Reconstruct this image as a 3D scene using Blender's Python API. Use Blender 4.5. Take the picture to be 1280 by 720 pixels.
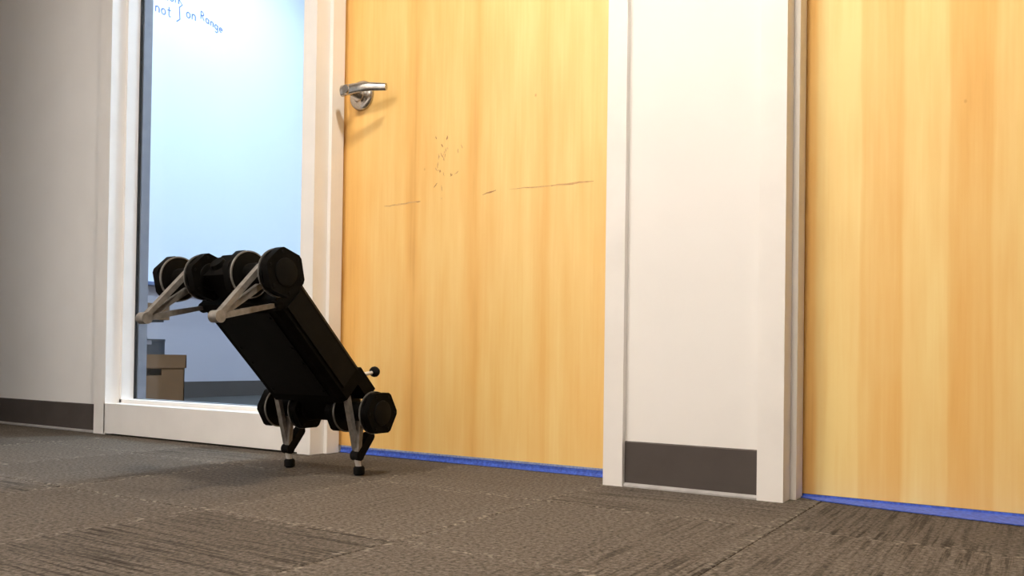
import bpy, bmesh, math, random
from mathutils import Vector, Matrix

scene = bpy.context.scene
for o in list(bpy.data.objects):
    bpy.data.objects.remove(o, do_unlink=True)
COL = scene.collection
PI = math.pi

# ------------------------------------------------------------------ camera
CAM = Vector((1.76146, -1.71517, 0.27978))
yaw, pitch, roll = math.radians(32.31525), math.radians(0.667164), math.radians(0.796051)
fw = Vector((-math.sin(yaw) * math.cos(pitch), math.cos(yaw) * math.cos(pitch), math.sin(pitch)))
rt = Vector((math.cos(yaw), math.sin(yaw), 0))
up = rt.cross(fw)
rt, up = rt * math.cos(roll) + up * math.sin(roll), up * math.cos(roll) - rt * math.sin(roll)
cam_data = bpy.data.cameras.new('camera')
cam_data.sensor_fit = 'HORIZONTAL'
cam_data.sensor_width = 36.0
cam_data.lens = 1047.7235 / 1280 * 36.0
cam_data.shift_y = 77.3468 / 1280
cam_data.clip_start = 0.02
cam = bpy.data.objects.new('camera', cam_data)
COL.objects.link(cam)
cam.matrix_world = Matrix(((rt.x, up.x, -fw.x, CAM.x), (rt.y, up.y, -fw.y, CAM.y),
                           (rt.z, up.z, -fw.z, CAM.z), (0, 0, 0, 1)))
scene.camera = cam

# ------------------------------------------------------------------ world, exposure, lamp strengths
world = bpy.data.worlds.new('world')
scene.world = world
world.use_nodes = True
world.node_tree.nodes['Background'].inputs['Color'].default_value = (0.75, 0.85, 1.0, 1)
world.node_tree.nodes['Background'].inputs['Strength'].default_value = 0.3
scene.view_settings.view_transform = 'Standard'
scene.view_settings.look = 'None'
scene.view_settings.gamma = 1.0
scene.view_settings.use_curve_mapping = False
scene.view_settings.exposure = 0.0
CORRIDOR_LAMP = 66.0
DOWNLIGHT = 600.0
OFFICE_LAMP = 172.0
BOARD_LAMP = 78.0

# ------------------------------------------------------------------ helpers
def setp(o, **k):
    for a, b in k.items():
        if b is not None:
            o[a] = b
    return o

def link(name, bm, mat, parent=None, smooth=False):
    me = bpy.data.meshes.new(name)
    bmesh.ops.recalc_face_normals(bm, faces=bm.faces)
    bm.to_mesh(me)
    bm.free()
    if smooth:
        for p in me.polygons:
            p.use_smooth = True
        try:
            me.set_sharp_from_angle(angle=math.radians(38))
        except Exception:
            pass
    if mat:
        me.materials.append(mat)
    o = bpy.data.objects.new(name, me)
    COL.objects.link(o)
    if parent:
        o.parent = parent
    return o

def empty(name, loc=(0, 0, 0)):
    o = bpy.data.objects.new(name, None)
    o.empty_display_size = 0.05
    COL.objects.link(o)
    o.location = loc
    return o

def bevel(bm, w, seg=2, edges=None):
    es = edges if edges is not None else [e for e in bm.edges if len(e.link_faces) == 2
                                          and e.calc_face_angle(0) > 0.5]
    if w > 0 and es:
        bmesh.ops.bevel(bm, geom=es, offset=w, segments=seg, affect='EDGES', profile=0.5, clamp_overlap=True)

def add_box(bm, lo, hi, mtx=None):
    vs = [bm.verts.new(((lo[0], hi[0])[i], (lo[1], hi[1])[j], (lo[2], hi[2])[k]))
          for i in (0, 1) for j in (0, 1) for k in (0, 1)]
    for f in ((0, 1, 3, 2), (4, 6, 7, 5), (0, 4, 5, 1), (2, 3, 7, 6), (0, 2, 6, 4), (1, 5, 7, 3)):
        bm.faces.new([vs[i] for i in f])
    if mtx:
        for v in vs:
            v.co = mtx @ v.co
    return vs

def box(name, lo, hi, mat, parent=None, bev=0.0, seg=2, mtx=None):
    bm = bmesh.new()
    add_box(bm, lo, hi, mtx)
    bevel(bm, bev, seg)
    return link(name, bm, mat, parent, smooth=bev > 0)

def add_prism(bm, pts, axis, a, b):
    """pts: 2D outline in the two other axes (cyclic order); extruded along axis from a to b"""
    def mk(p, t):
        return {'x': (t, p[0], p[1]), 'y': (p[0], t, p[1]), 'z': (p[0], p[1], t)}[axis]
    A = [bm.verts.new(mk(p, a)) for p in pts]
    B = [bm.verts.new(mk(p, b)) for p in pts]
    n = len(pts)
    bm.faces.new(A)
    bm.faces.new(B[::-1])
    for i in range(n):
        bm.faces.new((A[i], B[i], B[(i + 1) % n], A[(i + 1) % n]))
    return A + B

def prism(name, pts, axis, a, b, mat, parent=None, bev=0.0, seg=2):
    bm = bmesh.new()
    add_prism(bm, pts, axis, a, b)
    bevel(bm, bev, seg)
    return link(name, bm, mat, parent, smooth=bev > 0)

def add_cyl(bm, p0, p1, r0, r1=None, n=24, cap=True):
    r1 = r0 if r1 is None else r1
    p0, p1 = Vector(p0), Vector(p1)
    d = (p1 - p0).normalized()
    a = d.orthogonal().normalized()
    b = d.cross(a)
    A = [bm.verts.new(p0 + (a * math.cos(2 * PI * i / n) + b * math.sin(2 * PI * i / n)) * r0) for i in range(n)]
    B = [bm.verts.new(p1 + (a * math.cos(2 * PI * i / n) + b * math.sin(2 * PI * i / n)) * r1) for i in range(n)]
    for i in range(n):
        bm.faces.new((A[i], A[(i + 1) % n], B[(i + 1) % n], B[i]))
    if cap:
        bm.faces.new(A[::-1])
        bm.faces.new(B)

def add_lathe(bm, prof, origin, axis, n=32):
    """prof: list of (t along axis, radius)"""
    origin, d = Vector(origin), Vector(axis).normalized()
    a = d.orthogonal().normalized()
    b = d.cross(a)
    rings = []
    for t, r in prof:
        c = origin + d * t
        if r < 1e-6:
            rings.append([bm.verts.new(c)])
        else:
            rings.append([bm.verts.new(c + (a * math.cos(2 * PI * i / n) + b * math.sin(2 * PI * i / n)) * r)
                          for i in range(n)])
    for A, B in zip(rings, rings[1:]):
        for i in range(n):
            j = (i + 1) % n
            if len(A) == 1 and len(B) == 1:
                continue
            if len(A) == 1:
                bm.faces.new((A[0], B[j], B[i]))
            elif len(B) == 1:
                bm.faces.new((A[i], A[j], B[0]))
            else:
                bm.faces.new((A[i], A[j], B[j], B[i]))
    if len(rings[0]) > 1:
        bm.faces.new(rings[0][::-1])
    if len(rings[-1]) > 1:
        bm.faces.new(rings[-1])

def add_tube(bm, pts, r, n=8):
    """tube along a polyline, r a number or one radius for each point"""
    pts = [Vector(p) for p in pts]
    pts = [p for i, p in enumerate(pts) if i == 0 or (p - pts[i - 1]).length > 1e-5]
    rs = r if isinstance(r, (list, tuple)) else [r] * len(pts)
    rings = []
    a = None
    for i, p in enumerate(pts):
        t = (pts[min(i + 1, len(pts) - 1)] - pts[max(i - 1, 0)]).normalized()
        if a is None:
            a = t.orthogonal().normalized()
        a = (a - t * a.dot(t)).normalized()
        b = t.cross(a)
        rings.append([bm.verts.new(p + (a * math.cos(2 * PI * k / n) + b * math.sin(2 * PI * k / n)) * rs[i])
                      for k in range(n)])
    for A, B in zip(rings, rings[1:]):
        for k in range(n):
            bm.faces.new((A[k], A[(k + 1) % n], B[(k + 1) % n], B[k]))
    bm.faces.new(rings[0][::-1])
    bm.faces.new(rings[-1])

# ------------------------------------------------------------------ materials
def mat(name, color=(0.8, 0.8, 0.8), rough=0.5, metal=0.0, spec=0.5):
    m = bpy.data.materials.new(name)
    m.use_nodes = True
    nt = m.node_tree
    b = nt.nodes['Principled BSDF']
    b.inputs['Base Color'].default_value = (*color, 1)
    b.inputs['Roughness'].default_value = rough
    b.inputs['Metallic'].default_value = metal
    b.inputs['Specular IOR Level'].default_value = spec
    return m, nt, b

def N(nt, kind, **k):
    n = nt.nodes.new(kind)
    for a, v in k.items():
        setattr(n, a, v)
    return n

def noisy(name, c1, c2, scale=60, rough=0.5, bump=0.0, metal=0.0, stretch=(1, 1, 1), spec=0.5, detail=4):
    m, nt, b = mat(name, c1, rough, metal, spec)
    tc = N(nt, 'ShaderNodeTexCoord')
    mp = N(nt, 'ShaderNodeMapping')
    mp.inputs['Scale'].default_value = stretch
    nz = N(nt, 'ShaderNodeTexNoise')
    nz.inputs['Scale'].default_value = scale
    nz.inputs['Detail'].default_value = detail
    cr = N(nt, 'ShaderNodeValToRGB')
    cr.color_ramp.elements[0].position = 0.35
    cr.color_ramp.elements[1].position = 0.65
    cr.color_ramp.elements[0].color = (*c1, 1)
    cr.color_ramp.elements[1].color = (*c2, 1)
    L = nt.links.new
    L(tc.outputs['Object'], mp.inputs['Vector'])
    L(mp.outputs['Vector'], nz.inputs['Vector'])
    L(nz.outputs['Fac'], cr.inputs['Fac'])
    L(cr.outputs['Color'], b.inputs['Base Color'])
    if bump:
        bp = N(nt, 'ShaderNodeBump')
        bp.inputs['Strength'].default_value = bump
        bp.inputs['Distance'].default_value = 0.002
        L(nz.outputs['Fac'], bp.inputs['Height'])
        L(bp.outputs['Normal'], b.inputs['Normal'])
    return m

M_WALL = noisy('painted_wall', (0.80, 0.765, 0.735), (0.83, 0.795, 0.765), 4, 0.75, 0.0)
M_FRAME = noisy('frame_paint', (0.79, 0.75, 0.715), (0.83, 0.79, 0.755), 9, 0.42, 0.0)
M_BASE = noisy('rubber_base', (0.074, 0.060, 0.054), (0.082, 0.068, 0.061), 12, 0.7, 0.0, spec=0.2)
M_TOE = noisy('base_toe', (0.26, 0.24, 0.23), (0.34, 0.32, 0.31), 30, 0.5, 0.0)
M_GASKET = noisy('gasket', (0.015, 0.014, 0.016), (0.03, 0.03, 0.035), 40, 0.6)
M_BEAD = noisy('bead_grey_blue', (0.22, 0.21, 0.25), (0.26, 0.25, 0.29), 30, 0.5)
M_STEEL = noisy('satin_steel', (0.46, 0.43, 0.40), (0.56, 0.53, 0.50), 200, 0.24, 0.0, metal=1.0)
M_CEIL = noisy('ceiling_tile', (0.72, 0.71, 0.69), (0.80, 0.79, 0.77), 90, 0.85, 0.2)
M_OFFICE = noisy('office_wall', (0.40, 0.365, 0.405), (0.42, 0.385, 0.425), 3, 0.7)
M_BOARD = noisy('whiteboard_white', (0.72, 0.76, 0.82), (0.74, 0.78, 0.84), 2, 0.35)
M_TRAY = noisy('tray_blue', (0.13, 0.18, 0.34), (0.17, 0.22, 0.40), 20, 0.45)
M_INK = noisy('marker_ink', (0.05, 0.09, 0.30), (0.10, 0.15, 0.40), 60, 0.5)
M_TAPE = noisy('blue_tape', (0.028, 0.062, 0.33), (0.055, 0.125, 0.56), 130, 0.6, 0.3)
M_TAPE_EDGE = noisy('blue_tape_edge', (0.16, 0.21, 0.42), (0.30, 0.36, 0.55), 160, 0.6, 0.3)
M_CARD = noisy('cardboard', (0.145, 0.066, 0.022), (0.175, 0.080, 0.028), 25, 0.85, 0.1)
M_CARD2 = noisy('cardboard_brown', (0.14, 0.07, 0.028), (0.18, 0.09, 0.038), 25, 0.85, 0.1)
M_DARK = noisy('dark_plastic', (0.018, 0.019, 0.025), (0.035, 0.036, 0.045), 50, 0.5)
M_BLACK = noisy('robot_black', (0.0026, 0.0022, 0.0018), (0.0045, 0.0038, 0.0032), 60, 0.6, spec=0.05)
M_BLACK2 = noisy('robot_cap', (0.0032, 0.0028, 0.0024), (0.005, 0.0044, 0.004), 60, 0.5, spec=0.08)
M_RUBBER = noisy('rubber', (0.005, 0.0047, 0.0045), (0.009, 0.008, 0.008), 90, 0.8, spec=0.1)
M_ALU = noisy('robot_aluminium', (0.19, 0.170, 0.150), (0.28, 0.255, 0.23), 70, 0.45, metal=0.4)
M_RIM = noisy('rotor_rim', (0.16, 0.15, 0.14), (0.24, 0.23, 0.21), 70, 0.4, metal=0.5)
M_PALE = noisy('pale_plastic', (0.52, 0.49, 0.45), (0.62, 0.59, 0.55), 60, 0.5)
M_SCUFF = noisy('scuff', (0.36, 0.15, 0.055), (0.50, 0.25, 0.09), 120, 0.6)
M_SCUFF2 = noisy('scuff_faint', (0.56, 0.31, 0.115), (0.66, 0.39, 0.155), 120, 0.6)
M_SUB = noisy('subfloor', (0.035, 0.030, 0.028), (0.055, 0.048, 0.044), 40, 0.9)

def glass_mat():
    m = bpy.data.materials.new('window_glass')
    m.use_nodes = True
    nt = m.node_tree
    nt.nodes.remove(nt.nodes['Principled BSDF'])
    out = nt.nodes['Material Output']
    tr = N(nt, 'ShaderNodeBsdfTransparent')
    tr.inputs['Color'].default_value = (0.90, 0.95, 0.97, 1)
    gl = N(nt, 'ShaderNodeBsdfGlossy')
    gl.inputs['Roughness'].default_value = 0.02
    lw = N(nt, 'ShaderNodeLayerWeight')
    pw = N(nt, 'ShaderNodeMath', operation='POWER')
    pw.inputs[1].default_value = 5.0
    nt.links.new(lw.outputs['Facing'], pw.inputs[0])
    fr = N(nt, 'ShaderNodeMath', operation='MULTIPLY_ADD')
    fr.inputs[1].default_value = 0.6
    fr.inputs[2].default_value = 0.02
    nt.links.new(pw.outputs[0], fr.inputs[0])
    mx = N(nt, 'ShaderNodeMixShader')
    L = nt.links.new
    L(fr.outputs[0], mx.inputs[0])
    L(tr.outputs[0], mx.inputs[1])
    L(gl.outputs[0], mx.inputs[2])
    L(mx.outputs[0], out.inputs['Surface'])
    return m
M_GLASS = glass_mat()

def lamp_mat(name, col, strength):
    m = bpy.data.materials.new(name)
    m.use_nodes = True
    nt = m.node_tree
    nt.nodes.remove(nt.nodes['Principled BSDF'])
    em = N(nt, 'ShaderNodeEmission')
    em.inputs['Color'].default_value = (*col, 1)
    em.inputs['Strength'].default_value = strength
    nt.links.new(em.outputs[0], nt.nodes['Material Output'].inputs['Surface'])
    return m

def veneer(name, width, stops, hi, lo, dark):
    """birch veneer: stops = [(x/width, tone 0..1)], one tone for each flitch, plus vertical grain"""
    m, nt, b = mat(name, hi, 0.34, 0.0, 0.45)
    L = nt.links.new
    tc = N(nt, 'ShaderNodeTexCoord')
    sp = N(nt, 'ShaderNodeSeparateXYZ')
    L(tc.outputs['Object'], sp.inputs[0])
    # slight waviness of the flitch edges
    mpw = N(nt, 'ShaderNodeMapping')
    mpw.inputs['Scale'].default_value = (9, 1, 1.1)
    wz = N(nt, 'ShaderNodeTexNoise')
    wz.inputs['Scale'].default_value = 2.0
    L(tc.outputs['Object'], mpw.inputs[0])
    L(mpw.outputs[0], wz.inputs['Vector'])
    dv = N(nt, 'ShaderNodeMath', operation='DIVIDE')
    dv.inputs[1].default_value = width
    L(sp.outputs['X'], dv.inputs[0])
    wa = N(nt, 'ShaderNodeMath', operation='MULTIPLY_ADD')
    wa.inputs[1].default_value = 0.02
    L(wz.outputs['Fac'], wa.inputs[0])
    L(dv.outputs[0], wa.inputs[2])
    cr = N(nt, 'ShaderNodeValToRGB')
    while len(cr.color_ramp.elements) < len(stops):
        cr.color_ramp.elements.new(0.5)
    for e, (p, t) in zip(cr.color_ramp.elements, stops):
        e.position = p
        e.color = (t, t, t, 1)
    L(wa.outputs[0], cr.inputs[0])
    # grain
    mp = N(nt, 'ShaderNodeMapping')
    mp.inputs['Scale'].default_value = (70, 1, 1.6)
    g = N(nt, 'ShaderNodeTexNoise')
    g.inputs['Scale'].default_value = 2.0
    g.inputs['Detail'].default_value = 6
    g.inputs['Roughness'].default_value = 0.6
    L(tc.outputs['Object'], mp.inputs[0])
    L(mp.outputs[0], g.inputs['Vector'])
    mp2 = N(nt, 'ShaderNodeMapping')
    mp2.inputs['Scale'].default_value = (11, 1, 1.3)
    g2 = N(nt, 'ShaderNodeTexNoise')
    g2.inputs['Scale'].default_value = 2.3
    g2.inputs['Detail'].default_value = 3
    L(tc.outputs['Object'], mp2.inputs[0])
    L(mp2.outputs[0], g2.inputs['Vector'])
    a1 = N(nt, 'ShaderNodeMath', operation='MULTIPLY_ADD')   # tone + 0.5*(g-0.5)
    a1.inputs[1].default_value = 0.30
    L(g.outputs['Fac'], a1.inputs[0])
    L(cr.outputs['Color'], a1.inputs[2])
    a2 = N(nt, 'ShaderNodeMath', operation='MULTIPLY_ADD')
    a2.inputs[1].default_value = 0.60
    L(g2.outputs['Fac'], a2.inputs[0])
    L(a1.outputs[0], a2.inputs[2])
    a3 = N(nt, 'ShaderNodeMath', operation='SUBTRACT')
    a3.inputs[1].default_value = 0.45
    a3.use_clamp = True
    L(a2.outputs[0], a3.inputs[0])
    cc = N(nt, 'ShaderNodeValToRGB')
    cc.color_ramp.elements[0].color = (*dark, 1)
    cc.color_ramp.elements[1].color = (*hi, 1)
    e = cc.color_ramp.elements.new(0.45)
    e.color = (*lo, 1)
    L(a3.outputs[0], cc.inputs[0])
    # small knots / pin marks
    vo = N(nt, 'ShaderNodeTexVoronoi')
    vo.inputs['Scale'].default_value = 5.0
    mk = N(nt, 'ShaderNodeMapping')
    mk.inputs['Scale'].default_value = (1.4, 1, 1.0)
    L(tc.outputs['Object'], mk.inputs[0])
    L(mk.outputs[0], vo.inputs['Vector'])
    kr = N(nt, 'ShaderNodeValToRGB')
    kr.color_ramp.elements[0].position = 0.012
    kr.color_ramp.elements[0].color = (0.6, 0.42, 0.3, 1)
    kr.color_ramp.elements[1].position = 0.035
    kr.color_ramp.elements[1].color = (1, 1, 1, 1)
    L(vo.outputs['Distance'], kr.inputs[0])
    mu = N(nt, 'ShaderNodeMix', data_type='RGBA', blend_type='MULTIPLY')
    mu.inputs['Factor'].default_value = 1.0
    L(cc.outputs['Color'], mu.inputs['A'])
    L(kr.outputs['Color'], mu.inputs['B'])
    L(mu.outputs['Result'], b.inputs['Base Color'])
    return m

def carpet_mat(name, stripe, half=False):
    """looped carpet tile: speckled loops, streaks along the tile's own y, paler frayed edges"""
    m, nt, b = mat(name, (0.1, 0.08, 0.06), 0.95, 0.0, 0.15)
    L = nt.links.new
    tc = N(nt, 'ShaderNodeTexCoord')
    oi = N(nt, 'ShaderNodeObjectInfo')
    off = N(nt, 'ShaderNodeVectorMath', operation='ADD')
    sc = N(nt, 'ShaderNodeVectorMath', operation='SCALE')
    sc.inputs['Scale'].default_value = 7.0
    cmb = N(nt, 'ShaderNodeCombineXYZ')
    L(oi.outputs['Random'], cmb.inputs[0])
    L(oi.outputs['Random'], cmb.inputs[1])
    L(cmb.outputs[0], sc.inputs[0])
    L(tc.outputs['Object'], off.inputs[0])
    L(sc.outputs[0], off.inputs[1])
    loops = N(nt, 'ShaderNodeTexNoise')
    loops.inputs['Scale'].default_value = 140
    loops.inputs['Detail'].default_value = 3
    loops.inputs['Roughness'].default_value = 0.65
    L(off.outputs[0], loops.inputs['Vector'])
    mp = N(nt, 'ShaderNodeMapping')
    mp.inputs['Scale'].default_value = (40, 1.3, 1)
    L(off.outputs[0], mp.inputs[0])
    st = N(nt, 'ShaderNodeTexNoise')
    st.inputs['Scale'].default_value = 2.2
    st.inputs['Detail'].default_value = 4
    st.inputs['Roughness'].default_value = 0.7
    L(mp.outputs[0], st.inputs['Vector'])
    big = N(nt, 'ShaderNodeTexNoise')
    big.inputs['Scale'].default_value = 5
    L(off.outputs[0], big.inputs['Vector'])
    # streak mask: strong where the big noise is high
    sr = N(nt, 'ShaderNodeValToRGB')
    sr.color_ramp.elements[0].position = 0.40
    sr.color_ramp.elements[1].position = 0.53
    L(st.outputs['Fac'], sr.inputs[0])
    bigr = N(nt, 'ShaderNodeMapRange')
    bigr.inputs['From Min'].default_value = 0.35
    bigr.inputs['From Max'].default_value = 0.65
    bigr.inputs['To Min'].default_value = 0.25 * stripe
    bigr.inputs['To Max'].default_value = 1.0 * stripe
    L(big.outputs['Fac'], bigr.inputs[0])
    cr = N(nt, 'ShaderNodeValToRGB')
    cr.color_ramp.elements[0].position = 0.30
    cr.color_ramp.elements[0].color = (0.031, 0.024, 0.018, 1)
    cr.color_ramp.elements[1].position = 0.72
    cr.color_ramp.elements[1].color = (0.168, 0.138, 0.112, 1)
    L(loops.outputs['Fac'], cr.inputs[0])
    dk = N(nt, 'ShaderNodeMix', data_type='RGBA', blend_type='MULTIPLY')
    if half:      # streaks run only through one half of the tile
        sh_ = N(nt, 'ShaderNodeSeparateXYZ')
        L(tc.outputs['Object'], sh_.inputs[0])
        hr = N(nt, 'ShaderNodeMapRange')
        hr.inputs['From Min'].default_value = -0.04
        hr.inputs['From Max'].default_value = 0.12
        L(sh_.outputs['X'], hr.inputs[0])
        hm = N(nt, 'ShaderNodeMath', operation='MULTIPLY')
        L(bigr.outputs[0], hm.inputs[0])
        L(hr.outputs[0], hm.inputs[1])
        L(hm.outputs[0], dk.inputs['Factor'])
    else:
        L(bigr.outputs[0], dk.inputs['Factor'])
    L(cr.outputs['Color'], dk.inputs['A'])
    sr.color_ramp.elements[0].color = (0.30, 0.27, 0.24, 1)
    sr.color_ramp.elements[1].color = (1.08, 1.08, 1.08, 1)
    L(sr.outputs['Color'], dk.inputs['B'])
    # per-tile tone
    tone = N(nt, 'ShaderNodeMapRange')
    tone.inputs['To Min'].default_value = 0.86
    tone.inputs['To Max'].default_value = 1.16
    L(oi.outputs['Random'], tone.inputs[0])
    tm = N(nt, 'ShaderNodeVectorMath', operation='SCALE')
    L(dk.outputs['Result'], tm.inputs[0])
    L(tone.outputs[0], tm.inputs['Scale'])
    # frayed pale fibres along the cut edges of the tile
    sx = N(nt, 'ShaderNodeSeparateXYZ')
    L(tc.outputs['Object'], sx.inputs[0])
    ax = N(nt, 'ShaderNodeMath', operation='ABSOLUTE')
    ay = N(nt, 'ShaderNodeMath', operation='ABSOLUTE')
    L(sx.outputs['X'], ax.inputs[0])
    L(sx.outputs['Y'], ay.inputs[0])
    mxm = N(nt, 'ShaderNodeMath', operation='MAXIMUM')
    L(ax.outputs[0], mxm.inputs[0])
    L(ay.outputs[0], mxm.inputs[1])
    er = N(nt, 'ShaderNodeMapRange')
    er.inputs['From Min'].default_value = 0.196
    er.inputs['From Max'].default_value = 0.2285
    L(mxm.outputs[0], er.inputs[0])
    fz = N(nt, 'ShaderNodeTexNoise')
    fz.inputs['Scale'].default_value = 75
    L(off.outputs[0], fz.inputs['Vector'])
    fr = N(nt, 'ShaderNodeMapRange')
    fr.inputs['From Min'].default_value = 0.54
    fr.inputs['From Max'].default_value = 0.80
    L(fz.outputs['Fac'], fr.inputs[0])
    em = N(nt, 'ShaderNodeMath', operation='MULTIPLY')
    L(er.outputs[0], em.inputs[0])
    L(fr.outputs[0], em.inputs[1])
    mx = N(nt, 'ShaderNodeMix', data_type='RGBA')
    L(em.outputs[0], mx.inputs['Factor'])
    L(tm.outputs[0], mx.inputs['A'])
    mx.inputs['B'].default_value = (0.34, 0.29, 0.24, 1)
    L(mx.outputs['Result'], b.inputs['Base Color'])
    h = N(nt, 'ShaderNodeMath', operation='MULTIPLY_ADD')
    h.inputs[1].default_value = 0.9 * stripe
    L(st.outputs['Fac'], h.inputs[0])
    L(loops.outputs['Fac'], h.inputs[2])
    bp = N(nt, 'ShaderNodeBump')
    bp.inputs['Strength'].default_value = 0.9
    bp.inputs['Distance'].default_value = 0.004
    L(h.outputs[0], bp.inputs['Height'])
    L(bp.outputs['Normal'], b.inputs['Normal'])
    return m
M_CARPET_A = carpet_mat('carpet_striated', 1.0)
M_CARPET_B = carpet_mat('carpet_heather', 0.28)
M_CARPET_C = carpet_mat('carpet_half_striated', 1.0, True)

# ------------------------------------------------------------------ dimensions of the frames (metres)
WY = 0.016            # wall face; the hollow metal frames stand 16 mm proud at y = 0
ST = 0.0126           # stop projection
D1, D2 = 0.0535, 0.112
FD = 0.145            # frame depth
DOORTOP = 2.10
W_L0, W_L1 = -1.067, -1.0013
MU0, MU1 = -0.052, 0.0
R10, R11 = 0.924, 0.9715
R20, R21 = 1.271, 1.324
R30, R31 = 2.238, 2.290
HC, HO = 2.70, 3.25   # ceilings of the corridor and the office

# ------------------------------------------------------------------ floor
fl = box('floor', (-5.2, -3.6, -0.03), (5.2, 4.2, -0.0095), M_SUB)
setp(fl, kind='structure')
TS = 0.457
def tile_mesh(mats):
    bm = bmesh.new()
    h = TS / 2 - 0.0006
    add_box(bm, (-h, -h, -0.0075), (h, h, 0.0))
    bevel(bm, 0.002, 2, [e for e in bm.edges if all(v.co.z > -0.001 for v in e.verts)])
    bmesh.ops.recalc_face_normals(bm, faces=bm.faces)
    me = bpy.data.meshes.new('carpet_tile')
    bm.to_mesh(me)
    bm.free()
    me.materials.append(mats)
    return me
TM = [tile_mesh(M_CARPET_A), tile_mesh(M_CARPET_B), tile_mesh(M_CARPET_C)]
rnd = random.Random(11)
X0, Y0 = 0.925, -0.265          # a tile corner in front of the middle wall strip
KIND = {(0, -1): (2, 0), (0, 0): (0, 1), (1, -1): (0, 0), (1, 0): (0, 0), (-1, -1): (1, 0), (-1, -2): (0, 1),
        (0, -2): (2, 0), (-2, -2): (1, 0), (-1, 0): (1, 1), (-2, -1): (1, 1), (2, 0): (1, 0)}
for i in range(-9, 9):
    for j in range(-6, 1):
        cx, cy = X0 + (i + 0.5) * TS, Y0 + (j + 0.5) * TS
        k, q = KIND.get((i, j), (rnd.choice((0, 1, 1)), (i + j) % 2))
        t = bpy.data.objects.new('carpet_tile', TM[k])
        COL.objects.link(t)
        t.parent = fl
        t.location = (cx, cy, rnd.uniform(-0.0016, 0.0))
        t.rotation_euler = (0, 0, q * PI / 2)

# office floor behind the glass
of = box('floor', (-3.1, WY + 0.19, -0.009), (1.2, 4.0, -0.001), M_SUB)
setp(of, kind='structure')

# ------------------------------------------------------------------ walls, ceilings
def wall(name, lo, hi, m=M_WALL):
    return setp(box(name, lo, hi, m), kind='structure')
wall('wall_left', (-5.1, WY, 0), (W_L0 + 0.012, WY + 0.11, HO))
wall('wall_middle', (R11 - 0.012, WY, 0), (R20 + 0.012, WY + 0.11, HO))
wall('wall_right', (R31 - 0.012, WY, 0), (5.1, WY + 0.11, HO))
wall('wall_above_doors', (W_L0 + 0.012, WY, DOORTOP + 0.05), (R11 - 0.012, WY + 0.11, HO))
wall('wall_above_door_2', (R20 + 0.012, WY, DOORTOP + 0.05), (R31 - 0.012, WY + 0.11, HO))
wall('wall_opposite', (-0.72, -3.6, 0), (5.1, -3.45, HC))
wall('wall_shade_block', (-5.1, -3.6, 0), (-0.72, -1.20, HC))  # solid block out of view, added to shade the far end of wall_left
wall('wall_corridor_left', (-5.2, -1.20, 0), (-5.1, WY, HC))
wall('wall_corridor_right', (5.1, -3.45, 0), (5.2, WY, HC))
setp(box('ceiling', (-5.2, -3.6, HC), (5.2, WY, HC + 0.05), M_CEIL), kind='structure')
wall('wall_office_left', (-3.12, WY + 0.11, 0), (-3.0, 4.0, HO), M_OFFICE)
wall('wall_office_back', (-3.0, 3.9, 0), (1.2, 4.0, HO), M_OFFICE)
wall('wall_office_right', (1.1, WY + 0.11, 0), (1.2, 3.9, HO), M_OFFICE)
setp(box('ceiling', (-3.12, WY + 0.11, HO), (1.2, 4.0, HO + 0.05), M_CEIL), kind='structure')

# baseboards: rubber strip with a paler toe on the carpet
def baseboard(name, x0, x1):
    e = setp(empty(name, (x0, WY, 0)), kind='structure')
    bm = bmesh.new()
    add_prism(bm, [(WY, 0.0085), (WY - 0.0045, 0.0085), (WY - 0.004, 0.0985), (WY - 0.002, 0.1010), (WY, 0.1010)], 'x', x0, x1)
    for v in bm.verts:
        v.co -= Vector((x0, WY, 0))
    link('base_strip', bm, M_BASE, e)
    bm = bmesh.new()
    add_prism(bm, [(WY, 0.0), (WY - 0.012, 0.0), (WY - 0.0115, 0.0035), (WY - 0.006, 0.0085), (WY, 0.0085)], 'x', x0, x1)
    for v in bm.verts:
        v.co -= Vector((x0, WY, 0))
    setp(link('base_toe', bm, M_TOE, e), label='pale grey toe of the baseboard')
baseboard('baseboard_left', -5.1, W_L0 - 0.0005)
baseboard('baseboard_middle', R11 + 0.0005, R20 - 0.0005)
baseboard('baseboard_right', R31 + 0.0005, 5.1)
ob = box('baseboard_office', (-2.9999, WY + 0.12, 0), (-2.988, 3.9, 0.105), M_BASE)
setp(ob, kind='structure')

# ------------------------------------------------------------------ window beside door 1 (hollow metal sidelight)
def jamb_pts(x0, x1, left_stop, right_stop):
    p = [(x0, 0), (x1, 0)]
    p += [(x1, D1), (x1 + ST, D1), (x1 + ST, D2 - 0.010), (x1, D2 - 0.010), (x1, FD)] if right_stop else [(x1, FD)]
    p += [(x0, FD), (x0, D2 - 0.010), (x0 - ST, D2 - 0.010), (x0 - ST, D1), (x0, D1)] if left_stop else [(x0, FD)]
    return p

win = setp(empty('window_1', (-0.55, 0, 0)), kind='structure')
wx = -0.55
def wshift(o):
    for v in o.data.vertices:
        v.co.x -= wx
    return o
def clearance(pts, keep):     # the frame hugs the wall: pocket for the wall thickness
    return pts
wshift(prism('frame_jamb', [(W_L0, 0), (W_L1, 0), (W_L1, D1), (W_L1 + ST, D1), (W_L1 + ST, D2 - 0.012), (W_L1, D2 - 0.012),
                            (W_L1, FD), (W_L0 + 0.0125, FD), (W_L0 + 0.0125, 0.0155), (W_L0, 0.0155)], 'z', 0, DOORTOP + 0.05, M_FRAME, win, 0.0016))
SZ = 0.108
wshift(prism('sill_rail', [(0, 0.005), (0, SZ), (D1, SZ), (D1, SZ + ST), (D2 - 0.012, SZ + ST), (D2 - 0.012, SZ), (FD, SZ), (FD, 0.005)],
             'x', W_L1 + 0.0002, MU0 - 0.0002, M_FRAME, win, 0.0022))
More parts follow.
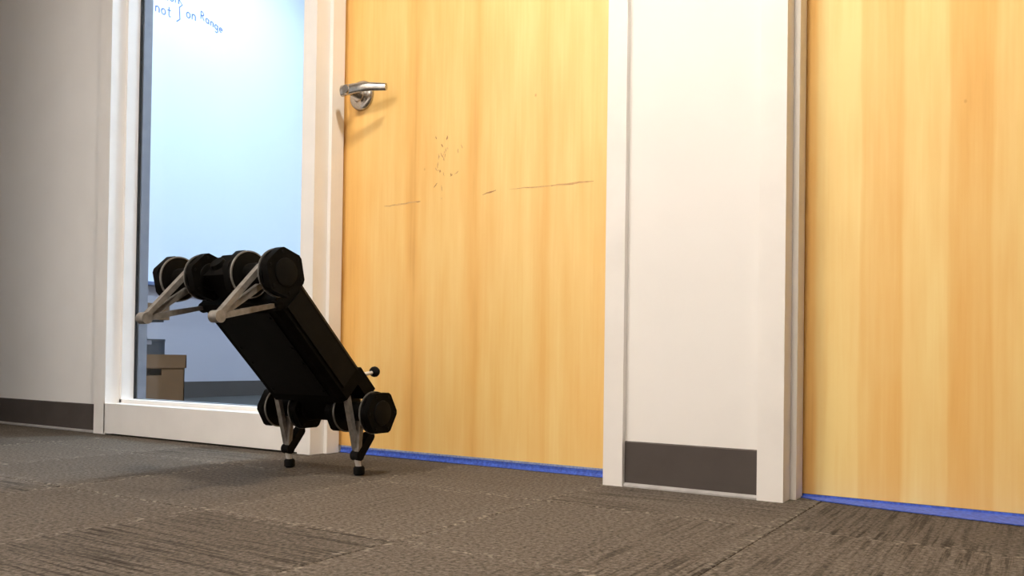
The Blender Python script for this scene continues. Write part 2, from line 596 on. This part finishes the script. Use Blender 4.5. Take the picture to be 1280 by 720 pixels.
wshift(prism('kick_rail', [(0, 0.005), (0, 0.1065), (0.013, 0.1065), (0.013, 0.005)], 'x', W_L0 + 0.06, W_L1 + 0.0001, M_FRAME, win))
wshift(prism('head_rail', [(0, DOORTOP), (0, DOORTOP + 0.05), (FD, DOORTOP + 0.05), (FD, DOORTOP), (D2 - 0.012, DOORTOP),
                           (D2 - 0.012, DOORTOP - ST), (D1, DOORTOP - ST), (D1, DOORTOP)], 'x', W_L1 + 0.0002, MU0 - 0.0002, M_FRAME, win, 0.0016))
g0, g1 = D2 - 0.0115, D2 - 0.0025
for nm, lo, hi in (('gasket', (W_L1 + 0.0005, g0, SZ + 0.003), (W_L1 + ST + 0.004, g1, DOORTOP)),
                   ('gasket', (MU0 - ST - 0.003, g0, SZ + 0.003), (MU0 - 0.0005, g1, DOORTOP)),
                   ('gasket', (W_L1 + ST, g0, SZ + 0.0005), (MU0 - ST, g1, SZ + ST + 0.0012))):
    wshift(box(nm, lo, hi, M_GASKET, win))
wshift(box('glass_pane', (W_L1 + ST + 0.004, D2 - 0.010, SZ + ST + 0.001), (MU0 - ST - 0.003, D2 - 0.004, DOORTOP - ST), M_GLASS, win))
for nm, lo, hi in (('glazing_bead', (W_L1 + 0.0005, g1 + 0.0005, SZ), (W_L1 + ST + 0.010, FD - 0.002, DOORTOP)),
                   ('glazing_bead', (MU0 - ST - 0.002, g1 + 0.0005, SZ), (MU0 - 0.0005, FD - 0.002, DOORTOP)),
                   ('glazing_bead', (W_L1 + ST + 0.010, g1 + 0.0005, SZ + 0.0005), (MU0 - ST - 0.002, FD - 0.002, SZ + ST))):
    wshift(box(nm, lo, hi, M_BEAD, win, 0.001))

# ------------------------------------------------------------------ doors
def door(name, x_l0, x_l1, x_r0, x_r1, vmat, shared, gap):
    e = setp(empty(name, ((x_l1 + x_r0) / 2, D2, 0)), kind='structure')
    ox = (x_l1 + x_r0) / 2
    def sh(o):
        for v in o.data.vertices:
            v.co.x -= ox
            v.co.y -= D2
        return o
    if shared:
        lp = jamb_pts(x_l0, x_l1, True, True)
    else:
        lp = [(x_l0, 0), (x_l1, 0), (x_l1, D1), (x_l1 + ST, D1), (x_l1 + ST, D2 - 0.006), (x_l1, D2 - 0.006), (x_l1, FD),
              (x_l0 + 0.0125, FD), (x_l0 + 0.0125, 0.0155), (x_l0, 0.0155)]
    sh(prism('frame_jamb', lp, 'z', 0, DOORTOP + 0.05, M_FRAME, e, 0.0016))
    rp = [(x_r1, 0), (x_r0, 0), (x_r0, D1), (x_r0 - ST, D1), (x_r0 - ST, D2 - 0.006), (x_r0, D2 - 0.006), (x_r0, FD),
          (x_r1 - 0.0125, FD), (x_r1 - 0.0125, 0.0155), (x_r1, 0.0155)]
    sh(prism('frame_jamb', rp, 'z', 0, DOORTOP + 0.05, M_FRAME, e, 0.0016))
    sh(prism('head_rail', [(0, DOORTOP), (0, DOORTOP + 0.05), (FD, DOORTOP + 0.05), (FD, DOORTOP), (D2 - 0.006, DOORTOP),
                           (D2 - 0.006, DOORTOP - ST), (D1, DOORTOP - ST), (D1, DOORTOP)], 'x', x_l1 + 0.0002, x_r0 - 0.0002, M_FRAME, e, 0.0016))
    # leaf: object origin at its left bottom corner so the veneer runs from there
    leaf = box('door_leaf', (0, 0, 0), (x_r0 - x_l1 - 0.006, 0.031, DOORTOP - 0.023), vmat, e, 0.001)
    leaf.location = (x_l1 + 0.003 - ox, 0.001, gap)
    return e, sh

V1 = [(0.0, .30), (0.07, .48), (0.10, .60), (0.26, .66), (0.305, .34), (0.325, .60), (0.47, .74), (0.535, .42), (0.555, .66), (0.70, .82), (0.765, .58), (0.785, .74), (0.95, .72), (1.0, .36)]
V2 = [(0.0, 0.37), (0.04, 0.43), (0.052, 0.93), (0.136, 0.95), (0.142, 0.67), (0.19, 0.65), (0.225, 0.51), (0.232, 0.89), (0.312, 0.85), (0.318, 0.57), (0.395, 0.49), (0.402, 0.73), (0.5, 0.77), (0.51, 0.61), (0.7, 0.75), (1.0, 0.75)]
HI, LO, DKC = (0.88, 0.65, 0.265), (0.79, 0.450, 0.130), (0.54, 0.235, 0.05)
M_V1 = veneer('birch_veneer_a', R10 - MU1, V1, HI, LO, DKC)
M_V2 = veneer('birch_veneer_b', R30 - R21, V2, HI, LO, DKC)
d1, sh1 = door('door_1', MU0, MU1, R10, R11, M_V1, True, 0.020)
d2, sh2 = door('door_2', R20, R21, R30, R31, M_V2, False, 0.0065)

# lever handle of door 1 (part of the door, with rose, neck and lever)
HX, HZ, HY = 0.075, 1.046, D2 + 0.001
bm = bmesh.new()
add_lathe(bm, [(0, 0.044), (0.004, 0.044), (0.008, 0.0425), (0.011, 0.039), (0.0125, 0.033), (0.0125, 0.024), (0.016, 0.021), (0.020, 0.0195), (0.020, 0.0)],
          (HX, HY, HZ), (0, -1, 0), 40)
rose = sh1(link('lever_handle', bm, M_STEEL, d1, True))
setp(rose, label='satin steel lever handle on a round rose')
bm = bmesh.new()
add_lathe(bm, [(0.018, 0.0125), (0.050, 0.0115), (0.056, 0.014), (0.070, 0.0145), (0.074, 0.012), (0.074, 0.0)], (HX, HY, HZ), (0, -1, 0), 24)
nk = sh1(link('neck', bm, M_STEEL, rose, True))
bm = bmesh.new()
lv = []
for k in range(13):
    t = k / 12
    x = HX - 0.022 + 0.150 * t
    y = HY - 0.063 + (0.020 * max(0, t - 0.55) / 0.45 if t > 0.55 else 0)
    lv.append((x, y, HZ + 0.003 * math.sin(t * PI) - 0.006 * t, 0.0165 - 0.006 * t, 0.0095 - 0.004 * t))
rings = []
for (x, y, z, hh, ww) in lv:
    rings.append([bm.verts.new((x, y + ww * math.cos(a) , z + hh * math.sin(a))) for a in [2 * PI * q / 14 for q in range(14)]])
for A, B in zip(rings, rings[1:]):
    for q in range(14):
        bm.faces.new((A[q], A[(q + 1) % 14], B[(q + 1) % 14], B[q]))
bm.faces.new(rings[0][::-1])
bm.faces.new(rings[-1])
sh1(link('lever', bm, M_STEEL, rose, True))

# scuffs worn into the varnish of door 1
def scuff(x0, z0, x1, z1, w, m):
    bm = bmesh.new()
    n = 7
    rr = random.Random(int(x0 * 9999 + z0 * 777))
    T, B = [], []
    dx, dz = x1 - x0, z1 - z0
    ln = math.hypot(dx, dz)
    nx, nz = -dz / ln, dx / ln
    for k in range(n):
        t = k / (n - 1)
        h = w * (0.25 + math.sin(PI * min(max(t, 0.04), 0.96))) * rr.uniform(0.5, 1.0) * 0.5
        o = rr.uniform(-0.3, 0.3) * w
        x, z = x0 + dx * t + nx * o, z0 + dz * t + nz * o
        T.append((x + nx * h, z + nz * h))
        B.append((x - nx * h, z - nz * h))
    pts = T + B[::-1]
    add_prism(bm, pts, 'y', D2 + 0.0012, D2 + 0.0006)
    sh1(link('scuff_mark', bm, m, d1))
SC = 'SCUFFS'
for a in ((0.165, .7135, 0.225, .7145, .0035, 1), (0.215, .7155, 0.296, .7165, .0040, 1), (0.283, .7160, 0.297, .7168, .0035, 0), (0.506, .7160, 0.549, .7235, .0042, 0),
          (0.590, .7225, 0.725, .7190, .0030, 1), (0.715, .7190, 0.834, .7195, .0048, 1)):
    scuff(*a[:5], M_SCUFF if a[5] == 0 else M_SCUFF2)
rr = random.Random(4)
for k in range(26):
    x, z = rr.gauss(0.378, 0.030), rr.gauss(0.812, 0.038)
    l = rr.uniform(0.004, 0.018)
    a = rr.choice((PI / 2, 2.0, 0.7)) + rr.uniform(-.2, .2)
    scuff(x, z, x + l * math.cos(a), z + l * math.sin(a), rr.uniform(.002, .0045), M_SCUFF2 if k % 3 else M_SCUFF)

# ------------------------------------------------------------------ blue tape in the gap under each door
def tape(x0, x1, out0, out1, label, top):
    e = setp(empty('masking_tape', ((x0 + x1) / 2, D2, 0)), label=label, category='tape', group='blue tape under the doors')
    ox = (x0 + x1) / 2
    n = 24
    rr = random.Random(int(x0 * 100))
    bm = bmesh.new()
    rows = []
    for k in range(n + 1):
        t = k / n
        x = x0 + (x1 - x0) * t - ox
        o = min(out0 + (out1 - out0) * t ** 0.6, 0.108) + rr.uniform(-.0015, .0015)
        rows.append([bm.verts.new(p) for p in ((x, -0.0008, top), (x, -0.0012, top * 0.4), (x, -0.003, 0.0018), (x, -o, 0.0016 + rr.uniform(0, .0008)),
                                               (x, -o, 0.0004), (x, 0.0, 0.0004), (x, 0.0, top))])
    for A, B in zip(rows, rows[1:]):
        for q in range(7):
            bm.faces.new((A[q], A[(q + 1) % 7], B[(q + 1) % 7], B[q]))
    bm.faces.new(rows[0][::-1])
    bm.faces.new(rows[-1])
    link('tape_strip', bm, M_TAPE, e)
    if top > 0.01:
        b2 = box('tape_edge', (x0 - ox, -0.0016, top - 0.004), (x1 - ox, -0.0009, top + 0.001), M_TAPE_EDGE, e)
        setp(b2, label='paler upper edge of the tape')
tape(MU1 + ST + 0.0005, R10 - ST - 0.0005, 0.006, 0.010, 'thin strip of blue tape under the door with the lever handle', 0.0195)
tape(R21 + ST + 0.0005, R30 - ST - 0.0005, 0.020, 0.150, 'wide strip of blue tape under the door without a handle in view', 0.006)

# ------------------------------------------------------------------ office things behind the glass
wb = setp(empty('whiteboard', (-2.985, 2.2, 0.72)), label='large white wall board with faint blue handwriting behind the glass', category='whiteboard')
def rel(o, loc):
    for v in o.data.vertices:
        v.co -= Vector(loc)
    return o
WBL = (-2.985, 2.2, 0.72)
rel(box('board_panel', (-2.9995, 0.7, 0.74), (-2.985, 3.6, 3.10), M_BOARD, wb, 0.002), WBL)
rel(prism('pen_tray', [(-2.9995, 0.715), (-2.93, 0.715), (-2.925, 0.735), (-2.94, 0.737), (-2.9845, 0.739), (-2.9995, 0.739)], 'y', 0.75, 3.55, M_TRAY, wb), WBL)
def ink(strokes, y0, z0, s, slope=0.0, name='handwriting'):
    bm = bmesh.new()
    for st in strokes:
        pts = [(-2.9842, y0 + p[0] * s, z0 + (p[1] + slope * p[0]) * s) for p in st]
        add_tube(bm, pts, 0.0042, 6)
    for v in bm.verts:
        v.co.x = -2.985 + (0.0008 if v.co.x > -2.9842 else 0.0001)
    rel(link(name, bm, M_INK, wb), WBL)
def arc(cx, cy, rx, ry, a0, a1, n=9):
    return [(cx + rx * math.cos(math.radians(a0 + (a1 - a0) * k / n)), cy + ry * math.sin(math.radians(a0 + (a1 - a0) * k / n))) for k in range(n + 1)]
def wr(word):
    out, x = [], 0.0
    for ch in word:
        S = {'n': ([[(0, 0), (0, 1)], [(0, .6)] + arc(.35, .6, .35, .4, 180, 0) + [(.7, 0)]], .95),
             'o': ([arc(.4, .5, .4, .5, 0, 360, 12)], 1.0),
             't': ([[(.3, 1.7), (.3, .2), (.5, 0), (.65, .1)], [(0, 1.1), (.65, 1.15)]], .9),
             'R': ([[(0, 0), (0, 1.8)], [(0, 1.8)] + arc(.15, 1.35, .6, .45, 90, -90) + [(0, .9)], [(.25, .9), (.9, 0)]], 1.15),
             'a': ([arc(.4, .5, .4, .5, 0, 360, 12), [(.8, 1), (.8, .1), (.95, 0)]], 1.15),
             'g': ([arc(.4, .5, .4, .5, 0, 360, 12), [(.8, 1), (.8, -.5), (.5, -.8), (.1, -.6)]], 1.1),
             'e': ([[(0, .5), (.8, .55)] + arc(.4, .5, .4, .5, 5, 300, 10)], 1.0),
             '}': ([[(0, 2.6), (.45, 2.3), (.35, 1.2), (.75, .8), (.35, .4), (.45, -1.0), (0, -1.4)]], 1.0),
             'u': ([[(0, 1), (0, .3), (.3, 0), (.7, .3), (.7, 1)], [(.7, .3), (.75, 0)]], .95),
             'm': ([[(0, 0), (0, 1)], [(0, .7), (.25, 1), (.45, .7), (.45, 0)], [(.45, .7), (.7, 1), (.9, .7), (.9, 0)]], 1.1)}[ch]
        out += [[(p[0] + x, p[1]) for p in s_] for s_ in S[0]]
        x += S[1] + 0.2
    return out
ink(wr('not'), 1.520, 2.450, 0.036)
ink(wr('}'), 1.672, 2.515, 0.055)
ink(wr('on'), 1.745, 2.492, 0.036)
ink(wr('Range'), 1.856, 2.520, 0.029, -0.22)
ink(wr('mu'), 1.530, 2.548, 0.036)
ink(wr('on'), 1.620, 2.556, 0.034)

# cardboard storage box on the office floor
BX0, BX1, BY0, BY1, BZ = -2.72, -2.40, 0.98, 1.362, 0.2815
cb = setp(empty('cardboard_box', ((BX0 + BX1) / 2, (BY0 + BY1) / 2, 0)), label='tan cardboard storage box with lid and hand hole behind the glass', category='box')
CBL = ((BX0 + BX1) / 2, (BY0 + BY1) / 2, 0)
bm = bmesh.new()
hy0, hy1, hz0, hz1 = 1.06, 1.205, 0.165, 0.200
for lo, hi in (((BX1 - .012, BY0 + .008, 0), (BX1 - .006, hy0, .27)), ((BX1 - .012, hy1, 0), (BX1 - .006, BY1 - .008, .27)),
               ((BX1 - .012, hy0, 0), (BX1 - .006, hy1, hz0)), ((BX1 - .012, hy0, hz1), (BX1 - .006, hy1, .27)),
               ((BX0 + .006, BY0 + .008, 0), (BX0 + .012, BY1 - .008, .27)),
               ((BX0 + .006, BY0 + .008, 0), (BX1 - .006, BY0 + .014, .27)), ((BX0 + .006, BY1 - .014, 0), (BX1 - .006, BY1 - .008, .27)),
               ((BX0 + .006, BY0 + .008, 0), (BX1 - .006, BY1 - .008, .006))):
    add_box(bm, lo, hi)
rel(link('box_body', bm, M_CARD, cb), CBL)
bm = bmesh.new()
for lo, hi in (((BX0, BY0, .274), (BX1, BY1, BZ)), ((BX1 - .006, BY0, .205), (BX1, BY1, .274)), ((BX0, BY0, .205), (BX0 + .006, BY1, .274)),
               ((BX0, BY0, .205), (BX1, BY0 + .006, .274)), ((BX0, BY1 - .006, .205), (BX1, BY1, .274))):
    add_box(bm, lo, hi)
rel(link('lid', bm, M_CARD, cb), CBL)
# black case on the box, stand on the case, carton on the stand
kc = setp(empty('equipment_case', (-2.5, 1.14, BZ)), label='small black case lying on the cardboard box lid', category='case')
rel(box('case_body', (-2.60, 1.03, BZ), (-2.42, 1.232, 0.352), M_DARK, kc, 0.008), (-2.5, 1.14, BZ))
rel(box('case_lid', (-2.602, 1.028, 0.3525), (-2.418, 1.234, 0.367), M_DARK, kc, 0.005), (-2.5, 1.14, BZ))
rel(box('latch', (-2.4185, 1.115, 0.336), (-2.414, 1.145, 0.36), M_STEEL, kc, 0.001), (-2.5, 1.14, BZ))
kst = setp(empty('table_stand', (-2.5, 1.12, 0.367)), label='short black stand on the black case', category='stand')
bm = bmesh.new()
add_lathe(bm, [(0, .048), (.01, .048), (.016, .03), (.04, .026), (.08, .032), (.096, .034), (.096, 0)], (-2.5, 1.12, .367), (0, 0, 1), 20)
rel(link('pedestal', bm, M_DARK, kst, True), (-2.5, 1.12, .367))
rel(box('top_plate', (-2.56, 1.06, 0.4632), (-2.43, 1.23, 0.4755), M_DARK, kst, 0.003), (-2.5, 1.12, .367))
kb = setp(empty('small_carton', (-2.48, 1.18, 0.4755)), label='small brown carton on top of the black stand', category='box')
rel(box('carton_body', (-2.55, 1.09, 0.4758), (-2.41, 1.252, 0.566), M_CARD2, kb, 0.002), (-2.48, 1.18, .4755))
rel(box('tape_seam', (-2.49, 1.0895, 0.5662), (-2.47, 1.2525, 0.5668), M_CARD, kb), (-2.48, 1.18, .4755))

# ------------------------------------------------------------------ ceiling lamps
def troffer(cx, cy, z, lx, ly, strength, col, label, grp):
    e = setp(empty('ceiling_light', (cx, cy, z)), label=label, category='light', group=grp)
    m = lamp_mat('lamp_diffuser', col, strength)
    bm = bmesh.new()
    for lo, hi in (((-lx / 2 - .03, -ly / 2 - .03, -.02), (lx / 2 + .03, -ly / 2, -.0005)), ((-lx / 2 - .03, ly / 2, -.02), (lx / 2 + .03, ly / 2 + .03, -.0005)),
                   ((-lx / 2 - .03, -ly / 2, -.02), (-lx / 2, ly / 2, -.0005)), ((lx / 2, -ly / 2, -.02), (lx / 2 + .03, ly / 2, -.0005))):
        add_box(bm, lo, hi)
    link('lamp_frame', bm, M_FRAME, e)
    box('diffuser', (-lx / 2, -ly / 2, -.014), (lx / 2, ly / 2, -.001), m, e)
troffer(0.15, -2.50, HC, 0.6, 0.6, CORRIDOR_LAMP, (1.0, 0.94, 0.87), 'square warm white light panel in the lobby ceiling', None)
troffer(-0.12, 2.1, HO, 0.30, 1.2, OFFICE_LAMP, (0.66, 0.83, 1.0), 'long cool white light panel in the middle of the office ceiling', None)
troffer(-2.25, 1.9, HO, 0.15, 1.2, BOARD_LAMP, (0.72, 0.88, 1.0), 'narrow cool white light along the ceiling by the white board', None)

# round recessed downlight between the two doors
DL = (1.28, -0.82, HC)
dl = setp(empty('downlight', DL), label='small round recessed downlight in the ceiling between the two doors', category='light')
bm = bmesh.new()
ring = []
for k in range(36):
    a = 2 * PI * k / 36
    ring.append([bm.verts.new((r * math.cos(a), r * math.sin(a), z)) for r, z in ((0.128, -0.0005), (0.126, -0.010), (0.104, -0.012), (0.101, -0.0005))])
for k in range(36):
    A, B = ring[k], ring[(k + 1) % 36]
    for q in range(4):
        bm.faces.new((A[q], A[(q + 1) % 4], B[(q + 1) % 4], B[q]))
link('trim_ring', bm, M_FRAME, dl, True)
bm = bmesh.new()
add_cyl(bm, (0, 0, -0.0008), (0, 0, -0.006), 0.1, n=32)
link('lens', bm, lamp_mat('downlight_lens', (1.0, 0.93, 0.80), DOWNLIGHT), dl)

# ------------------------------------------------------------------ the robot
RXC = 0.2675
RB = Vector((RXC, -0.212, 0.0))            # on the carpet between the hind feet
robot = setp(empty('quadruped_robot', RB), label='black four-legged robot rearing up on its hind legs beside the door', category='robot')
HIP = Vector((0, 0, 0.150))                # hind hip axis (local)
UL = Vector((0, -0.708, 0.706))            # along the trunk, hind to front
UN = Vector((0, 0.706, 0.708))             # out of the robot's back
LEN = 0.428
def P(x, s, n):
    return Vector((x, 0, 0)) + HIP + UL * s + UN * n
TM_ = Matrix(((1, 0, 0, 0), (0, UL.y, UN.y, 0), (0, UL.z, UN.z, HIP.z), (0, 0, 0, 1)))   # (x, s, n) to robot local
def tbox(name, lo, hi, m, parent, bev=0.0):
    return box(name, lo, hi, m, parent, bev, 2, TM_)

# trunk
bm = bmesh.new()
prof = [(-0.110, -0.026), (-0.122, -0.014), (-0.122, 0.058), (-0.110, 0.072), (0.110, 0.072), (0.122, 0.058), (0.122, -0.014), (0.110, -0.026)]
vs = add_prism(bm, prof, 'y', 0.058, LEN - 0.058)
for v in vs:
    v.co = TM_ @ v.co
bevel(bm, 0.003, 2)
trunk = link('trunk', bm, M_BLACK, robot, True)
setp(trunk, label='black box-shaped robot body')
tbox('belly_panel', (-0.092, 0.085, -0.0295), (0.092, LEN - 0.085, -0.0255), M_BLACK2, trunk, 0.0015)
tbox('back_panel', (-0.088, 0.085, 0.0715), (0.088, LEN - 0.085, 0.0755), M_BLACK2, trunk, 0.0015)
for sx_ in (-1, 1):
    tbox('side_panel', (min(sx_ * .1215, sx_ * .1255), 0.09, -0.004), (max(sx_ * .1215, sx_ * .1255), LEN - 0.09, 0.050), M_BLACK2, trunk, 0.001)
for sx_ in (-1, 1):
    for s_ in (0.10, 0.19, LEN - 0.19, LEN - 0.10):
        bm = bmesh.new()
        add_cyl(bm, P(sx_ * 0.084, s_, -0.029), P(sx_ * 0.084, s_, -0.0315), 0.0038, n=10)
        link('bolt', bm, M_BLACK2, trunk)
# spine end blocks that carry the legs (abduction drives)
for s0, s1, nm in ((-0.018, 0.060, 0), (LEN - 0.060, LEN + 0.018, 1)):
    eb = tbox('end_block', (-0.044, s0, -0.018), (0.044, s1, 0.052), M_BLACK, robot, 0.004)
    for sx_ in (-1, 1):
        bm = bmesh.new()
        sgn = -1 if nm == 0 else 1
        a = s0 if nm == 0 else s1
        add_cyl(bm, P(sx_ * 0.022, a, 0.016), P(sx_ * 0.022, a + sgn * 0.010, 0.016), 0.018, 0.016, 20)
        link('drive_cap', bm, M_BLACK2, eb, True)

cw = tbox('rear_cowl', (-0.1215, 0.006, 0.036), (0.1215, 0.080, 0.0712), M_BLACK, robot, 0.005)
# antenna post with a dark ball on the robot's back
ax_ = 0.094
bm = bmesh.new()
add_cyl(bm, P(ax_, 0.046, 0.0711), P(ax_, 0.046, 0.077), 0.013, 0.011, 16)
ab = link('antenna_base', bm, M_PALE, robot, True)
setp(ab, label='pale stub on the robot back')
bm = bmesh.new()
add_cyl(bm, P(ax_, 0.046, 0.077), P(ax_ - .004, 0.016, 0.115), 0.0055, 0.0045, 12)
st = link('antenna_stalk', bm, M_PALE, ab, True)
bm = bmesh.new()
c = P(ax_ - .005, 0.011, 0.123)
add_lathe(bm, [(-0.0135, 0)] + [(-0.0135 * math.cos(k * PI / 8), 0.0135 * math.sin(k * PI / 8)) for k in range(1, 8)] + [(0.0135, 0)], c, (1, 0, 0), 18)
setp(link('antenna_ball', bm, M_RUBBER, ab, True), label='black ball on the antenna stalk')

LEGX = 0.1175
def hexpts(cy, cz, r, rot, cut=0.18):
    pts = []
    for k in range(6):
        a = rot + k * PI / 3
        b_ = rot + (k + 1) * PI / 3
        p, q = Vector((math.cos(a), math.sin(a))) * r, Vector((math.cos(b_), math.sin(b_))) * r
        pts += [(cy + p.x + (q.x - p.x) * cut, cz + p.y + (q.y - p.y) * cut), (cy + p.x + (q.x - p.x) * (1 - cut), cz + p.y + (q.y - p.y) * (1 - cut))]
    return pts

def actuator(cx, sgn, c, rot, parent, name):
    """drive unit on the side sgn of the leg plane cx: round rotor towards the leg, six-sided housing away from it"""
    y, z = c.y, c.z
    bm = bmesh.new()
    add_prism(bm, hexpts(y, z, 0.0545, rot, 0.10), 'x', cx + sgn * 0.050, cx + sgn * 0.068)
    bevel(bm, 0.0025, 2)
    h = link(name, bm, M_BLACK, parent, True)
    bm = bmesh.new()
    add_lathe(bm, [(0.0385, 0.034), (0.0395, 0.0475), (0.0495, 0.0495)], (cx, y, z), (sgn, 0, 0), 36)
    link('rotor', bm, M_BLACK2, h, True)
    bm = bmesh.new()
    pr = [(0.0395, 0.0478), (0.0395, 0.0505), (0.0425, 0.0510), (0.0425, 0.0480)]
    ring = []
    for k in range(40):
        a = 2 * PI * k / 40
        ring.append([bm.verts.new((cx + sgn * t, y + r * math.cos(a), z + r * math.sin(a))) for t, r in pr])
    for k in range(40):
        A, B = ring[k], ring[(k + 1) % 40]
        for q in range(4):
            bm.faces.new((A[q], A[(q + 1) % 4], B[(q + 1) % 4], B[q]))
    setp(link('rotor_rim', bm, M_RIM, h, True), label='grey rim of the rotor')
    bm = bmesh.new()
    add_lathe(bm, [(0.0675, 0.030), (0.0700, 0.029), (0.0710, 0.026), (0.0710, 0.0)], (cx, y, z), (sgn, 0, 0), 24)
    link('end_cap', bm, M_BLACK2, h, True)
    for k in range(6):
        a = rot + k * PI / 3
        bm = bmesh.new()
        p = Vector((cx + sgn * 0.0678, y + 0.043 * math.cos(a), z + 0.043 * math.sin(a)))
        add_cyl(bm, p, p + Vector((sgn * 0.002, 0, 0)), 0.003, n=8)
        link('screw', bm, M_BLACK2, h)

def rail(bm, a, b, w0, w1, tx, x):
    """flat bar in the leg plane from a to b (both (y, z)), widths w0 / w1, thickness tx about x"""
    a, b = Vector(a), Vector(b)
    d = (b - a).normalized()
    n_ = Vector((-d.y, d.x))
    pts = []
    for c_, w, s in ((a, w0, -1), (b, w1, 1)):
        for k in range(7):
            t = (-PI / 2 + PI * k / 6)
            o = d * (s * math.cos(t) * w) + n_ * (math.sin(t) * w * (1 if s == 1 else -1))
            pts.append((c_.x + o.x, c_.y + o.y))
    add_prism(bm, pts, 'x', x - tx / 2, x + tx / 2)

def leg(sx_, hip, knee, foot, front, name):
    """hip, knee, foot: (y, z) in the robot's frame; leg plane at sx_*LEGX"""
    x = sx_ * LEGX
    rot = 0.0 if not front else -0.3
    c = Vector((0, hip[0], hip[1]))
    actuator(x, 1, c, rot, robot, 'drive_unit')
    actuator(x, -1, c, rot, robot, 'drive_unit')
    # upper leg: hub and two rails with a window between them
    bm = bmesh.new()
    h, k = Vector(hip), Vector(knee)
    d = (k - h).normalized()
    n_ = Vector((-d.y, d.x))
    if front:
        ra, rb = h + n_ * 0.018, h - n_ * 0.018
    else:
        ra, rb = h + Vector((-0.046, 0.044)), h + Vector((-0.004, 0.004))
    rail(bm, ra, k + n_ * 0.003, 0.0062, 0.0052, 0.014, x - 0.004)
    rail(bm, rb, k - n_ * 0.003, 0.0062, 0.0052, 0.014, x + 0.004)
    L = link(name, bm, M_ALU, robot, True)
    setp(L, label='grey metal %s of two rails' % name.replace('_', ' '))
    bm = bmesh.new()
    add_cyl(bm, (x - 0.040, hip[0], hip[1]), (x + 0.040, hip[0], hip[1]), 0.024, n=28)
    link('hip_axle', bm, M_BLACK, L, True)
    bm = bmesh.new()
    add_cyl(bm, (x - 0.012, knee[0], knee[1]), (x + 0.012, knee[0], knee[1]), 0.0125, n=20)
    link('knee_joint', bm, M_ALU if front else M_RUBBER, L, True)
    return L, x

def foot_pad(L, x, p, r=0.0135, h=0.022, nrm=(0, 0, 1)):
    """p: centre of the pad's sole"""
    nv = Vector(nrm).normalized()
    bm = bmesh.new()
    add_lathe(bm, [(0, r * 0.75), (0.003, r), (h * 0.8, r), (h, r * 0.8), (h, 0)], (x, p[0], p[1]), nv, 18)
    setp(link('foot', bm, M_RUBBER, L, True), label='black rubber foot')

# hind legs: nearly folded, knee just above the carpet
for sx_, dk in ((-1, 0.0), (1, 0.0)):
    hip = (0.0, 0.150)
    knee = (-0.010, 0.047)
    L, x = leg(sx_, hip, knee, None, False, 'hind_leg')
    # shank folded back behind the knee with a rubber guard
    top = (0.048, 0.112)
    bm = bmesh.new()
    rail(bm, knee, top, 0.006, 0.005, 0.012, x)
    sk = link('lower_leg', bm, M_ALU, L, True)
    setp(sk, label='grey metal lower leg')
    bm = bmesh.new()
    k, t = Vector(knee), Vector(top)
    rail(bm, k + (t - k) * 0.10, k + (t - k) * 0.66, 0.0115, 0.0100, 0.023, x)
    bevel(bm, 0.002, 2)
    setp(link('shin_guard', bm, M_RUBBER, L, True), label='black rubber guard on the lower leg')
    bm = bmesh.new()
    add_cyl(bm, (x, knee[0], knee[1] - 0.008), (x + 0.002, knee[0] + 0.004, 0.018), 0.0072, 0.0065, 14)
    setp(link('ankle', bm, M_PALE, L, True), label='pale ankle peg')
    foot_pad(L, x + 0.002, (knee[0] + 0.005, 0.0), 0.0135, 0.021)

# front legs: thrown forward, lower legs folded back under the upper ones
for sx_ in (-1, 1):
    hp = HIP + UL * LEN
    hip = (hp.y, hp.z)
    knee = (-0.418, 0.357)
    ft = (-0.272, 0.388)
    L, x = leg(sx_, hip, knee, ft, True, 'front_leg')
    bm = bmesh.new()
    rail(bm, knee, ft, 0.0068, 0.0048, 0.012, x - sx_ * 0.0)
    sk = link('lower_leg', bm, M_ALU, L, True)
    setp(sk, label='grey metal lower leg')
    k, t = Vector(knee), Vector(ft)
    d = (t - k).normalized()
    foot_pad(L, x, (t.x + d.x * 0.018, t.y + d.y * 0.018), 0.0125, 0.022, (0, -d.x, -d.y))
